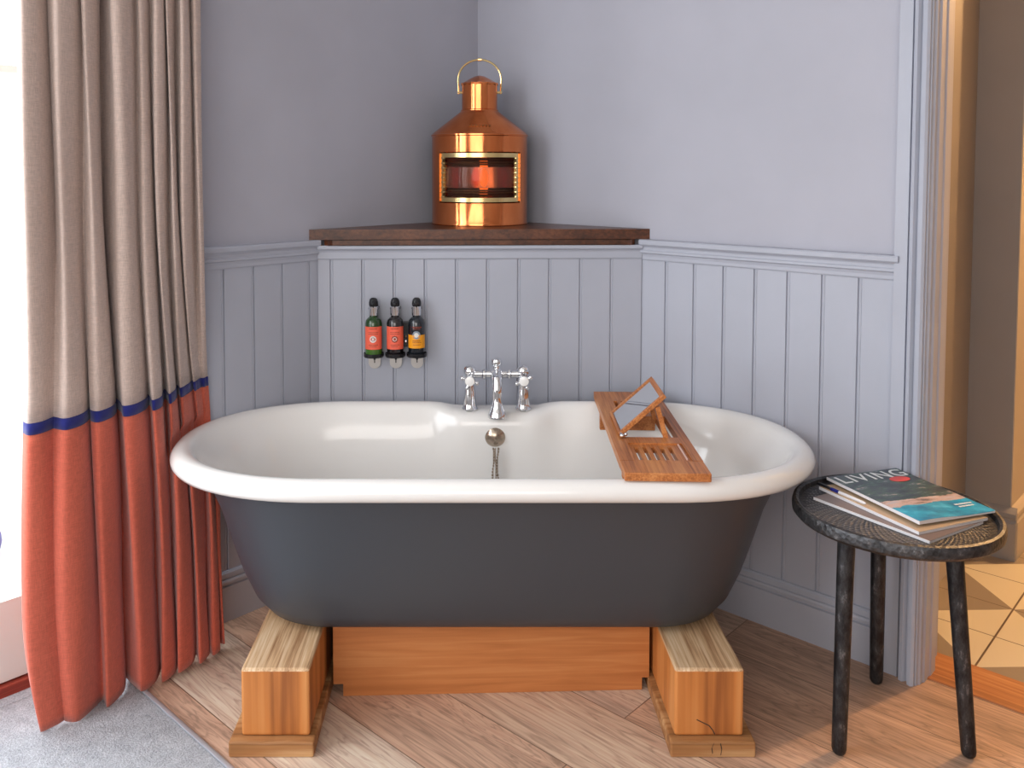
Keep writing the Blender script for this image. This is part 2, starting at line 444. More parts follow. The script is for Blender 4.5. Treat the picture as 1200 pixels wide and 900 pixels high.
BASE = [(0, 0), (0.022, 0), (0.022, 0.101), (0.016, 0.103), (0.016, 0.107), (0.0225, 0.109), (0.0235, 0.116), (0.022, 0.122), (0.017, 0.124), (0.017, 0.127), (0.021, 0.129), (0.020, 0.140), (0.015, 0.145), (0.011, 0.145), (0, 0.145)]
PX = 0.727; PXL, PXR = 0.736, 0.723   # panel meets both walls at this distance from the corner
gr_r = [0.813+0.0965*i - 0.006 for i in range(-1, 8)]
wainscot('trim_wainscot_right', (0, 0), (1, 0), (0, -1), PXR-0.005, 1.478, gr_r)
gr_l = [0.765+0.0985*i for i in range(0, 6)]
wainscot('trim_wainscot_left', (0, 0), (0, -1), (1, 0), PXL-0.005, DL[0]-0.02, gr_l)
def sweep(name, prof, p0, p1, nrm, mat='panel_paint'):
    bm = bmesh.new(); extrude_path(bm, prof, p0, p1, nrm)
    return struct(finish(name, bm, mat, room=True, smooth=False))
sweep('trim_rail_right', RAIL, (PXR, 0), (1.487, 0), (0, -1))
sweep('trim_rail_left', RAIL, (0, -PXL), (0, -DL[0]), (1, 0))
sweep('baseboard_right', BASE, (PXR-0.02, 0), (1.476, 0), (0, -1))
sweep('baseboard_left', BASE, (0, -PXL+0.02), (0, -DL[0]), (1, 0))
# the diagonal panelled wall across the corner
s2 = math.sqrt(0.5)
LEN = math.hypot(PXL, PXR)
pd = (PXR/LEN, PXL/LEN)            # from the left wall to the right wall
pn = (pd[1], -pd[0])               # towards the viewer
bm = bmesh.new()
prism(bm, [(0.0, -PXL), (PXR, 0.0), (PXR-0.05, 0.0), (0.0, -PXL+0.05)], 0, 1.066)
struct(finish('wall_panel', bm, 'panel_paint', room=True, smooth=False))
gr_p = [0.050+0.0972*i for i in range(0, 11)]
wainscot('trim_wainscot_panel', (0.0, -PXL), pd, pn, 0.0105, LEN-0.0105, gr_p, base=0.010)
RAILP = [(0, 1.066), (0.024, 1.066), (0.026, 1.062), (0.026, 1.056), (0.018, 1.050), (0.0155, 1.044), (0.0155, 1.026), (0.013, 1.022), (0, 1.022)]
a = 0.011
sweep('trim_rail_panel', RAILP, (0.0+a*pd[0], -PXL+a*pd[1]), (PXR-a*pd[0], -a*pd[1]), pn)
sweep('baseboard_panel', BASE, (0.0+a*pd[0], -PXL+a*pd[1]), (PXR-a*pd[0], -a*pd[1]), pn)

# door casing: reeded architrave on the wall face turning into the jamb
bm = bmesh.new()
cas = [(1.476, 0.004), (1.476, -0.026), (1.507, -0.026), (1.509, -0.018), (1.512, -0.018), (1.514, -0.036), (1.523, -0.040), (1.528, -0.034), (1.530, -0.030), (1.535, -0.030),
       (1.537, -0.044), (1.546, -0.047), (1.552, -0.042), (1.553, -0.034), (1.556, -0.034), (1.558, -0.026), (1.562, -0.022), (1.563, -0.008), (1.567, -0.004),
       (1.568, 0.03), (1.571, 0.034), (1.571, 0.070), (1.566, 0.080), (1.560, 0.085), (1.52, 0.085), (1.52, 0.004)]
prism(bm, cas, 0, 2.22)
struct(finish('trim_door_casing', bm, 'panel_paint', room=True, smooth=False))
bm = bmesh.new()
box(bm, DW[1]-0.004, DW[1]+0.085, -0.04, 0.004, 0, 2.22); box(bm, 1.5712, DW[1]-0.004, -0.04, 0.004, 2.14, 2.22)
struct(finish('trim_door_head', bm, 'panel_paint', room=True, smooth=False))
# wooden threshold
bm = bmesh.new(); box(bm, 1.50, DW[1], 0.018, 0.166, -0.05, 0.003, bev=0.002)
struct(finish('trim_threshold', bm, 'threshold_wood', room=True, smooth=False))
# hall beyond: left wall and facing wall, both in darkened paint; return; rest
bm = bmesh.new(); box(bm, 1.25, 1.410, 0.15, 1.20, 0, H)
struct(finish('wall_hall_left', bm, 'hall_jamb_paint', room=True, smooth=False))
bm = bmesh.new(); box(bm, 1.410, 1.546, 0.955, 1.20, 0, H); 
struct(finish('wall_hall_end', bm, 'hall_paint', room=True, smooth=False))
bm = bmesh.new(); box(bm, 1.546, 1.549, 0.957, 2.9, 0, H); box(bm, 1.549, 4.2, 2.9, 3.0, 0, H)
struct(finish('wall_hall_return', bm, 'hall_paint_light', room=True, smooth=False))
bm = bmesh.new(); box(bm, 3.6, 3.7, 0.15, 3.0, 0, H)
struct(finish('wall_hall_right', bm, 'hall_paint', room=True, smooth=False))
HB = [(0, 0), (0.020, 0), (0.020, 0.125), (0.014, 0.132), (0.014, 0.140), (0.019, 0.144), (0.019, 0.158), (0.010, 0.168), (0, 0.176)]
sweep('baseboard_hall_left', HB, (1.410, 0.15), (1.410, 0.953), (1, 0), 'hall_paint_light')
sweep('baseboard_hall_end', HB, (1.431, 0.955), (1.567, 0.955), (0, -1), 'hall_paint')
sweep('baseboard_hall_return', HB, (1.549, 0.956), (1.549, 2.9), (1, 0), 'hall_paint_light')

# french door in the left wall
bm = bmesh.new()
x0, x1 = -0.12, -0.05
y0, y1 = -DL[1], -DL[0]
box(bm, -0.13, -0.03, y0, y0+0.05, 0.035, 2.3); box(bm, -0.13, -0.03, y1-0.05, y1, 0.035, 2.3); box(bm, -0.13, -0.03, y0+0.05, y1-0.05, 2.25, 2.3)
d1 = struct(finish('window_1', bm, 'white_paint', room=True, smooth=False))
for (a0, a1) in ((y0+0.052, (y0+y1)/2-0.002), ((y0+y1)/2+0.002, y1-0.052)):
    bm = bmesh.new()
    box(bm, x0, x1, a0, a0+0.085, 0.04, 2.245); box(bm, x0, x1, a1-0.085, a1, 0.04, 2.245)
    box(bm, x0, x1, a0+0.085, a1-0.085, 0.04, 0.242); box(bm, x0, x1, a0+0.085, a1-0.085, 2.14, 2.245)
    box(bm, x0+0.02, x1-0.01, a0+0.085, a1-0.085, 1.535, 1.553)
    lf = finish('door_leaf', bm, 'white_paint', smooth=False); lf.parent = d1
    bm = bmesh.new(); box(bm, -0.088, -0.084, a0+0.08, a1-0.08, 0.235, 2.145)
    g = finish('glass_pane', bm, 'window_glass', smooth=False); g.parent = lf
bm = bmesh.new(); box(bm, -0.15, -0.036, -DL[1], -DL[0], 0.0, 0.035, bev=0.003); 
struct(finish('trim_door_sill', bm, 'door_sill_wood', room=True, smooth=False))
bm = bmesh.new(); box(bm, -0.0355, 0.0, -DL[1], -1.402, 0.0, 0.009)
struct(finish('floor_door_recess', bm, 'blue_grey_carpet', room=True, smooth=False))
# terrace outside, with a low parapet
bm = bmesh.new(); box(bm, -6.0, -0.15, -8.0, 3.0, -0.10, -0.02)
struct(finish('floor_terrace', bm, 'terrace_stone', room=True, smooth=False))
bm = bmesh.new(); lathe(bm, [(0.36*r_, 0.36*z_) for r_, z_ in [(0, 0), (0.10, 0), (0.135, 0.06), (0.15, 0.13), (0.14, 0.20), (0.115, 0.25), (0.125, 0.27), (0.115, 0.275), (0.105, 0.25), (0, 0.24)]], 32)
pp = RW(-1.0, 1.395, -0.02)
tag(finish('garden_pot', bm, 'glaze_blue', loc=pp), 'small rounded dark blue pot outside the glass door behind the curtain', 'pot')

# carpet with metal edging in the left foreground
bm = bmesh.new(); box(bm, 0.0, 3.6, -4.9, -1.402, 0.0005, 0.009, bev=0.003)
tag(finish('carpet', bm, 'blue_grey_carpet', room=True), 'blue grey wool carpet in the left foreground below the curtain', 'carpet')
bm = bmesh.new()
extrude_path(bm, [(-0.008, 0.0003), (-0.0075, 0.004), (-0.003, 0.009), (0.003, 0.0115), (0.0085, 0.0115), (0.0085, 0.0003)], (0.05, -1.393), (3.6, -1.393), (0, -1))
tag(finish('carpet_edging', bm, 'edge_metal', room=True), 'thin silver metal strip between the grey carpet and the wooden floor', 'trim strip')

# ------------------------------------------------------------------ corner shelf
sh = thing('corner_shelf', 'dark wooden triangular shelf set across the corner under the copper lantern', 'shelf', RW(0.3, 0.3, 1.066), RA)
e = 0.742; z1_, z0_, zm = 0.0495, 0.0, 0.0175
def shl(r, l): return (r-0.3, -(l)+0.3)
bm = bmesh.new()
eL, eR = 0.758, 0.743
prism(bm, [shl(0.001, 0.001), shl(0.001, eL), shl(eR, 0.001)], zm, z1_)
es = [ed for ed in bm.edges if ed.is_boundary is False]
k = 0.0335
prism(bm, [shl(0.05, 0.05), shl(0.05, eL-k*eL/eR), shl(k, eL-k*eL/eR), shl(eR-k, k), shl(eR-k, 0.05)], z0_, zm)
finish('shelf_board', bm, 'shelf_wood', sh, smooth=False)

# ------------------------------------------------------------------ copper lantern
LC = RW(0.176, 0.176, 1.1157)
lan = thing('ship_lantern', 'large polished copper ship lantern with brass handle standing on the corner shelf', 'lantern', LC)
Rb = 0.163; hb = 0.299; wz0, wz1 = 0.075, 0.243; wa = math.radians(55)
bm = bmesh.new()
front = -PI/2
# shell: below, above and beside the opening
for prof, a0, a1, sg in (([(0, 0.0), (Rb+0.001, 0.0), (Rb+0.002, 0.004), (Rb, 0.009), (Rb, wz0)], 0, 2*PI, 72),
                     ([(Rb, wz1), (Rb, hb-0.004), (Rb+0.003, hb-0.002), (Rb+0.003, hb+0.003), (Rb, hb+0.005)], 0, 2*PI, 72),
                     ([(Rb, wz0), (Rb, wz1)], front+wa, front+2*PI-wa, 60)):
    lathe(bm, prof, sg, None, a0, a1)
# opening lips turned inwards
for zz, z2 in ((wz0, wz0), (wz1, wz1)):
    lathe(bm, [(Rb, zz), (Rb-0.018, zz)], 30, None, front-wa, front+wa)
for s in (-1, 1):
    c_, s_ = math.cos(front+s*wa), math.sin(front+s*wa)
    vs = [bm.verts.new((r*c_, r*s_, z)) for r, z in ((Rb, wz0), (Rb-0.018, wz0), (Rb-0.018, wz1), (Rb, wz1))]
    bm.faces.new(vs)
finish('body', bm, 'copper', lan, angle=40)
bm = bmesh.new()
lathe(bm, [(Rb, hb+0.004), (Rb-0.004, hb+0.010), (0.066, hb+0.082), (0.063, hb+0.086)], 64)
finish('cone_top', bm, 'copper', lan)
bm = bmesh.new()
z = hb+0.084
lathe(bm, [(0.060, z-0.002), (0.064, z), (0.064, z+0.004), (0.0605, z+0.006), (0.0605, z+0.088), (0.050, z+0.088)], 48)
finish('chimney', bm, 'copper', lan)
bm = bmesh.new()
z += 0.086
n = 64; prof = [(0.0, 0.036), (0.018, 0.032), (0.040, 0.021), (0.056, 0.011), (0.063, 0.006), (0.064, 0.0), (0.060, 0.003)]
rings = []
for j, (r, zz) in enumerate(prof):
    ring = []
    for i in range(n):
        a_ = 2*PI*i/n
        sc = 0.0035*abs(math.sin(a_*7)) if j in (4, 5) else 0
        ring.append(bm.verts.new(((r)*math.cos(a_), (r)*math.sin(a_), z+zz+sc)))
    rings.append(ring)
for A, B in zip(rings, rings[1:]):
    for i in range(n): bm.faces.new([A[i], A[(i+1) % n], B[(i+1) % n], B[i]])
bmesh.ops.remove_doubles(bm, verts=bm.verts[:], dist=0.0001)
finish('cap', bm, 'copper', lan)
bm = bmesh.new()
zc = z + 0.005
pts = [(-0.0715, 0, zc-0.032), (-0.0725, 0, zc-0.01), (-0.073, 0, zc+0.01)]
for i in range(0, 21):
    a_ = PI - PI*i/20
    pts.append((0.073*math.cos(a_), 0, zc+0.018+0.066*math.sin(a_)))
pts += [(0.073, 0, zc+0.01), (0.0725, 0, zc-0.01), (0.0715, 0, zc-0.032)]
tube(bm, pts, 0.0034, 8)
for s in (-1, 1):
    tube(bm, [(s*0.058, 0, zc-0.027), (s*0.076, 0, zc-0.027)], 0.0045, 8)
tube(bm, [(-0.006, 0, zc+0.0845), (0.006, 0, zc+0.0845)], 0.0052, 10)
finish('handle', bm, 'brass', lan)
# brass window frame and lens
wf_bm = bmesh.new()
def arc_band(bm, r, z0, z1, a, th=0.006, seg=30):
    lathe(bm, [(r, z0), (r, z1), (r-th, z1), (r-th, z0), (r, z0)], seg, None, front-a, front+a)
arc_band(wf_bm, Rb-0.004, wz0+0.004, wz0+0.018, wa-0.03)
arc_band(wf_bm, Rb-0.004, wz1-0.018, wz1-0.004, wa-0.03)
for s in (-1, 1):
    a_ = front + s*(wa-0.045)
    M = Matrix.Rotation(a_, 4, 'Z')
    box(wf_bm, Rb-0.016, Rb-0.004, -0.006, 0.006, wz0+0.006, wz1-0.006, M)
    for i in range(9):
        zz = wz0+0.020+i*(wz1-wz0-0.04)/8
        box(wf_bm, Rb-0.020, Rb-0.003, -0.011, 0.011, zz-0.003, zz+0.003, M, 0.001)
fr_ = finish('window_frame', wf_bm, 'brass', lan)
bm = bmesh.new()
prof = []
for i in range(0, 4):
    zz = wz0+0.016+i*0.0065
    prof += [(Rb-0.026 - 0.0*i, zz), (Rb-0.016, zz+0.0032)]
prof += [(Rb-0.028, wz0+0.044), (Rb-0.020, wz0+0.050), (Rb-0.017, (wz0+wz1)/2), (Rb-0.020, wz1-0.050), (Rb-0.028, wz1-0.044)]
for i in range(3, -1, -1):
    zz = wz1-0.016-i*0.0065
    prof += [(Rb-0.016, zz-0.0032), (Rb-0.026, zz)]
lathe(bm, prof, 40, None, front-wa+0.02, front+wa-0.02)
finish('lens', bm, 'lens_glass', lan, angle=25)
bm = bmesh.new()
for zz in (wz0+0.028, wz0+0.039, wz1-0.039, wz1-0.028):
    lathe(bm, [(Rb-0.030, zz-0.003), (Rb-0.028, zz), (Rb-0.030, zz+0.003)], 36, None, front-wa+0.02, front+wa-0.02)
finish('lens_rings', bm, 'brass_dark', lan)
bm = bmesh.new()
lathe(bm, [(0, 0.008), (0.02, 0.008), (0.02, 0.10), (0.012, 0.105), (0, 0.105)], 20)
finish('lamp_holder', bm, 'brass_dark', lan)
bm = bmesh.new()
ball(bm, (0.012, -0.02, 0.157), 0.015, seg=20, sc=(0.85, 0.85, 2.0))
finish('lamp_bulb', bm, 'flame_glow', lan)
bm = bmesh.new()   # small embossed maker's plate band on the cone
for i in range(7):
    a_ = front + math.radians(-14 + i*4.6)
    M = Matrix.Rotation(a_, 4, 'Z') @ Matrix.Translation((0.1365, 0, hb+0.0285)) @ Matrix.Rotation(math.radians(-47), 4, 'Y')
    box(bm, -0.003, 0.003, -0.0026, 0.0026, -0.001, 0.0012, M)
finish('embossed_mark', bm, 'brass_dark', lan, smooth=False)

# ------------------------------------------------------------------ bath
BX, BY = 0.047, 2.254
tubo = thing('bathtub', 'freestanding double ended roll top bath, white inside and slate grey outside, on wooden blocks', 'bathtub', (BX, BY, 0))
HS, AX, BB = 0.398, 0.425, 0.360
def outline(dx, dy, n_end=40, n_str=22):
    pts = []
    a, b_ = AX-dx, BB-dy
    if a < 0.02: a = 0.02
    def se(t, p=2.15):
        c, s = math.cos(t), math.sin(t)
        return (math.copysign(abs(c)**(2/p), c), math.copysign(abs(s)**(2/p), s))
    for i in range(n_end):                       # right end, from back(+y) round to front
        t = PI/2 - PI*i/(n_end)
        c, s = se(t); pts.append((HS+a*c, b_*s))
    for i in range(n_str): pts.append((HS-2*HS*i/n_str, -b_))
    for i in range(n_end):
        t = -PI/2 - PI*i/(n_end)
        c, s = se(t); pts.append((-HS+a*c, b_*s))
    for i in range(n_str): pts.append((-HS+2*HS*i/n_str, b_))
    return pts
DECKX = 0.020
def deckw(x, y):
    if y < 0.05: return 0.0
    d = abs(x-DECKX)
    w = 1.0 if d < 0.105 else max(0.0, 1-(d-0.105)/0.085)
    w = w*w*(3-2*w)
    return w
def tub_mesh(prof, deck=True):
    bm = bmesh.new(); rings = []
    for (dx, dy, z, dw, dz) in prof:
        ring = []
        for (x, y) in outline(dx, dy):
            w = deckw(x, y) if deck else 0
            yb = min(1.0, max(0.0, (y-0.05)/0.2))
            ring.append(bm.verts.new((x, y - w*dw*yb, z - w*dz*yb)))
        rings.append(ring)
    n = len(rings[0])
    for A, B in zip(rings, rings[1:]):
        for i in range(n): bm.faces.new([A[i], A[(i+1) % n], B[(i+1) % n], B[i]])
    return bm, rings
ext = [(.34, .26, .194), (.30, .19, .1945), (.262, .152, .199), (.232, .132, .212), (.205, .117, .24), (.176, .101, .30), (.148, .086, .38), (.122, .074, .46), (.094, .060, .52), (.070, .052, .556)]
bm, rings = tub_mesh([(a, b_, z, 0, 0) for a, b_, z in ext], False)
bm.faces.new(rings[0])
finish('outer_shell', bm, 'slate_iron', tubo, angle=60)
rim = [(.071, .053, .5565, 0, 0), (.045, .045, .5565, 0, 0), (.022, .022, .5555, 0, 0), (.008, .008, .560, 0, 0), (.001, .001, .570, 0, 0.0), (.000, .000, .580, 0, .004), (.004, .004, .591, 0, .008), (.012, .012, .600, .0, .010),
       (.022, .022, .6045, .0, .012), (.032, .032, .6055, .004, .013), (.043, .042, .603, .018, .011), (.054, .051, .596, .036, .006), (.063, .058, .584, .046, .004), (.076, .066, .565, .046, 0),
       (.100, .077, .545, .038, 0), (.126, .087, .50, .022, 0), (.152, .102, .42, .005, 0), (.184, .120, .34, 0, 0), (.215, .142, .27, 0, 0), (.25, .165, .232, 0, 0), (.29, .20, .218, 0, 0), (.34, .27, .215, 0, 0)]
bm, rings = tub_mesh(rim)
bm.faces.new(rings[-1])
finish('enamel_basin', bm, 'white_enamel', tubo, angle=60)
# little levelling feet between tub and blocks
for fx in (-0.405, 0.43):
    for fy in (-0.135, 0.14):
        bm = bmesh.new()
        M = Matrix.Translation((fx, fy, 0.1985))
        lathe(bm, [(0, -0.008), (0.013, -0.008), (0.014, -0.002), (0.009, 0.002), (0.008, 0.02), (0, 0.02)], 16, M)
        finish('foot_pad', bm, 'chrome', tubo)
# overflow rose and plug chain
bm = bmesh.new()
ofy = 2.503 - BY
M = Matrix.Translation((0.016, ofy, 0.521)) @ Matrix.Rotation(math.radians(98), 4, 'X')
lathe(bm, [(0.0, 0.017), (0.006, 0.0165), (0.014, 0.014), (0.022, 0.009), (0.027, 0.004), (0.0295, 0.001), (0.0295, -0.004), (0.0, -0.004)], 36, M)
lathe(bm, [(0.0, 0.020), (0.004, 0.019), (0.005, 0.016), (0.0, 0.016)], 16, M)
ov = finish('overflow_cover', bm, 'aged_nickel', tubo)
bm = bmesh.new()
for (xo, ph) in ((-0.006, 0), (0.007, 1), (0.001, 2)):
    zz = 0.492; k = 0
    while zz > 0.26:
        t = (0.492-zz)/0.23
        yy = ofy - 0.010 + 0.012*t - (0.014 if ph == 2 else 0.006)- (0.05*max(0, t-0.5))
        yy = min(yy, 0.25 - 0.06*t)
        xx = 0.016 + xo + 0.003*math.sin(k*0.5+ph*2)
        tube(bm, [(xx, yy, zz+0.003), (xx, yy, zz-0.003)], 0.0024, 6)
        zz -= 0.0085; k += 1
    tube(bm, [(0.016+xo, ofy-0.014, 0.495), (0.016+xo, ofy-0.016, 0.26)], 0.0009, 5)
finish('plug_chain', bm, 'aged_nickel', tubo)

# taps: bath mixer on the flat deck
TZ = 0.5915; TYY = 2.548-BY
tap = bpy.data.objects.new('mixer_tap', None); COL.objects.link(tap); tap.parent = tubo; tap.location = (0.021, TYY, TZ)
tap['label'] = 'chrome bath mixer tap with two handles'
for s in (-1, 1):
    bm = bmesh.new()
    M = Matrix.Translation((s*0.079, 0, 0))
    lathe(bm, [(0, 0), (0.023, 0), (0.0235, 0.004), (0.0205, 0.008), (0.0195, 0.020), (0.016, 0.055), (0.0125, 0.078), (0.0125, 0.082), (0.0165, 0.085), (0.0165, 0.089), (0.013, 0.092),
               (0.013, 0.104), (0.0175, 0.108), (0.019, 0.116), (0.016, 0.126), (0.009, 0.132), (0, 0.133)], 28, M)
    tp = finish('pillar', bm, 'chrome', tap)
    bm = bmesh.new()
    M2 = Matrix.Translation((s*0.079, -0.014, 0.092)) @ Matrix.Rotation(PI/2, 4, 'X')
    lathe(bm, [(0, 0), (0.009, 0), (0.009, 0.008), (0.0145, 0.012), (0.0155, 0.018), (0.014, 0.022), (0, 0.022)], 24, M2)
    for a_ in range(4):
        t_ = a_*PI/2 + math.radians(25 if s > 0 else -20)
        c0 = Vector((s*0.079, -0.026, 0.092)); d_ = Vector((math.cos(t_), 0, math.sin(t_)))
        tube(bm, [c0+d_*0.008, c0+d_*0.017, c0+d_*0.022], [0.005, 0.0045, 0.006], 8)
        ball(bm, c0+d_*0.0225, 0.0065, seg=10)
    finish('cross_handle', bm, 'chrome', tap)
    bm = bmesh.new()
    M3 = Matrix.Translation((s*0.079, -0.036, 0.092)) @ Matrix.Rotation(PI/2, 4, 'X')
    lathe(bm, [(0, 0.004), (0.007, 0.0038), (0.0135, 0.002), (0.0145, -0.001), (0, -0.001)], 24, M3)
    finish('ceramic_button', bm, 'ceramic', tap)
bm = bmesh.new()
for s in (-1, 1):
    tube(bm, [(s*0.008, 0, 0.106), (s*0.030, 0, 0.106), (s*0.034, 0, 0.106), (s*0.040, 0, 0.106), (s*0.044, 0, 0.106), (s*0.070, 0, 0.106)], [0.0115, 0.0105, 0.0155, 0.0155, 0.0105, 0.0115], 14)
finish('cross_pipe', bm, 'chrome', tap)
bm = bmesh.new()
lathe(bm, [(0, 0.060), (0.010, 0.062), (0.013, 0.072), (0.013, 0.084), (0.018, 0.090), (0.021, 0.104), (0.018, 0.118), (0.011, 0.124), (0.011, 0.130), (0.015, 0.134), (0.0165, 0.142), (0.014, 0.150), (0.006, 0.155), (0, 0.1555)], 28)
finish('mixer_body', bm, 'chrome', tap)
bm = bmesh.new()
tube(bm, [(0, -0.012, 0.106), (0, -0.032, 0.108), (0, -0.050, 0.100), (0, -0.058, 0.082), (0, -0.060, 0.060), (0, -0.061, 0.040), (0, -0.062, 0.026), (0, -0.062, 0.014), (0, -0.062, 0.002), (0, -0.062, -0.006)],
     [0.014, 0.0155, 0.0155, 0.0145, 0.013, 0.013, 0.016, 0.021, 0.0265, 0.027], 20)
finish('spout', bm, 'chrome', tap)
bm = bmesh.new()
M4 = Matrix.Translation((0, -0.046, 0.106)) @ Matrix.Rotation(PI/2, 4, 'X')
lathe(bm, [(0, 0.006), (0.010, 0.005), (0.012, 0.0), (0.012, -0.01), (0, -0.01)], 24, M4)
finish('diverter_button', bm, 'steel_tab', tap)

# ------------------------------------------------------------------ oak cradle
def plinth(x0, x1, bx0, bx1, yb, label, rz=0.0):
    cx_ = (x0+x1)/2
    t = thing('wooden_block', label, 'wooden block', (cx_, 1.88, 0), rz, 'oak blocks carrying the bath')
    bm = bmesh.new(); box(bm, x0-cx_, x1-cx_, 0.005, 0.62, 0.0355, 0.190, bev=0.006)
    for f in bm.faces:
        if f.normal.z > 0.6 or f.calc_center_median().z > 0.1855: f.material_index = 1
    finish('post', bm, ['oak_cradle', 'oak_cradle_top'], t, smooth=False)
    bm = bmesh.new(); box(bm, bx0-cx_, bx1-cx_, -0.016, 0.65, 0.0, 0.035, bev=0.004)
    bmesh.ops.subdivide_edges(bm, edges=[e_ for e_ in bm.edges if e_.calc_length() > 0.1], cuts=6)
    for v in bm.verts:
        if v.co.z > 0.02: v.co.z += 0.0015*math.sin(v.co.x*60+v.co.y*17)
    finish('foot_board', bm, ['oak_base'], t, smooth=False)
    return t
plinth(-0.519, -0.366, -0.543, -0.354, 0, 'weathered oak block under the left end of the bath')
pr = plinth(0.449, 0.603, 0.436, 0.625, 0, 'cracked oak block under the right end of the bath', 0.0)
bm = bmesh.new()
for pts, yf in (([(-0.028, 0.074), (-0.012, 0.066), (0.000, 0.060), (0.008, 0.050), (0.013, 0.040)], 0.0046), ([(0.006, 0.034), (0.001, 0.022), (0.003, 0.010), (-0.004, 0.002)], -0.0163), ([(0.020, 0.033), (0.023, 0.020), (0.021, 0.006)], -0.0163)):
    for (xa, za), (xb, zb) in zip(pts, pts[1:]):
        w_ = 0.0009
        bm.faces.new([bm.verts.new(p_) for p_ in ((xa-w_, yf, za-w_), (xb-w_, yf, zb-w_), (xb+w_, yf, zb+w_), (xa+w_, yf, za+w_))])
finish('cracks', bm, 'groove_dark', pr, smooth=False)['kind'] = 'stuff'
bm = bmesh.new()
Mb = Matrix.Rotation(math.radians(2.1), 4, 'Z')
prism(bm, [(-0.389, 0.031), (-0.365, 0.031), (-0.365, 0.0), (0.379, 0.0), (0.379, 0.031), (0.397, 0.031), (0.397, 0.183), (-0.389, 0.183)], -0.05, 0.0,
      Mb @ Matrix.Rotation(PI/2, 4, 'X'))
tag(finish('oak_beam', bm, 'oak_beam', smooth=False, loc=(0.0425, 2.103, 0.0005)), 'long oak board standing on edge between the two oak blocks under the bath', 'board')

# ------------------------------------------------------------------ bath caddy
cd = thing('bath_caddy', 'slatted wooden bath caddy laid across the right side of the bath', 'bath tray', (0.337, 1.909, 0.6065), math.radians(-2.3))
W_, L_, T_ = 0.192, 0.712, 0.0195
bm = bmesh.new()
bv = 0.002
box(bm, 0, W_, 0, 0.085, 0, T_, bev=bv)              # front board
box(bm, 0, 0.036, 0.085, L_, 0, T_)
box(bm, 0.168, W_, 0.085, L_, 0, T_)
box(bm, 0.036, 0.168, 0.085, 0.100, 0, T_-0.004)
for i in range(6):                                       # slotted panel
    u = 0.036 + i*0.0205
    box(bm, u, u+ (0.0105 if i < 5 else 0.0295), 0.100, 0.197, 0, T_-0.004)
box(bm, 0.036, 0.168, 0.197, 0.215, 0, T_-0.004)
box(bm, 0.036, 0.168, 0.215, 0.262, 0, T_)
box(bm, 0.143, 0.151, 0.262, 0.450, 0, T_)
box(bm, 0.036, 0.168, 0.450, 0.510, 0, T_)
for i in range(6):
    u = 0.036 + i*0.0205
    box(bm, u, u+ (0.0105 if i < 5 else 0.0295), 0.510, 0.605, 0, T_)
box(bm, 0.036, 0.168, 0.605, L_, 0, T_)
finish('slatted_board', bm, 'caddy_wood', cd, smooth=False)
bm = bmesh.new(); box(bm, 0.157, 0.160, 0.100, 0.215, T_-0.004, T_-0.001)
finish('phone_groove', bm, 'cover_cream', cd, smooth=False)
for v0 in (0.070, 0.565):
    bm = bmesh.new(); box(bm, 0.004, W_-0.03 if v0 > 0.3 else 0.188, v0, v0+0.018, -0.055 if v0 > 0.3 else -0.020, -0.0005, bev=0.002)
    finish('cleat', bm, 'caddy_wood', cd, smooth=False)
# folding mirror, hinged along the left edge
mf = bpy.data.objects.new('mirror', None); COL.objects.link(mf); mf.parent = cd
mf.location = (0.022, 0.262, T_+0.004); mf.rotation_euler = (0, math.radians(-42), 0)
mf['label'] = 'small folding mirror in a wooden frame'
MW, ML = 0.152, 0.192
bm = bmesh.new()
box(bm, 0, MW, 0, 0.011, -0.005, 0.006, bev=0.001); box(bm, 0, MW, ML-0.011, ML, -0.005, 0.006, bev=0.001)
box(bm, 0, 0.008, 0.011, ML-0.011, -0.005, 0.006); box(bm, MW-0.012, MW, 0.011, ML-0.011, -0.005, 0.006)
box(bm, 0.008, MW-0.012, 0.011, ML-0.011, -0.005, 0.001)
finish('mirror_frame', bm, 'caddy_wood', mf, smooth=False)
bm = bmesh.new(); box(bm, 0.009, MW-0.013, 0.012, ML-0.012, 0.0012, 0.003)
finish('mirror_glass', bm, 'mirror_glass', mf, smooth=False)
tx, tz = 0.022+0.118*math.cos(math.radians(42)), T_+0.004+0.118*math.sin(math.radians(42))
for vv in (0.266, 0.436):
    bm = bmesh.new()
    p0 = Vector((tx+0.006, vv, tz-0.006)); p1 = Vector((0.139, vv, T_-0.006))
    d_ = (p1-p0); Ld = d_.length; ang = math.atan2(-d_.z, d_.x)
    box(bm, 0, Ld, -0.005, 0.005, -0.006, 0.006, Matrix.Translation(p0) @ Matrix.Rotation(ang, 4, 'Y'))
    finish('prop_leg', bm, 'caddy_wood', cd, smooth=False)
bm = bmesh.new()
tube(bm, [(0.026, 0.252, T_+0.007), (0.026, 0.263, T_+0.007)], 0.0055, 12); ball(bm, (0.026, 0.250, T_+0.007), 0.006, seg=12)
ball(bm, (0.036, 0.255, T_+0.009), 0.005, seg=12)
finish('hinge_pin', bm, 'chrome', cd)

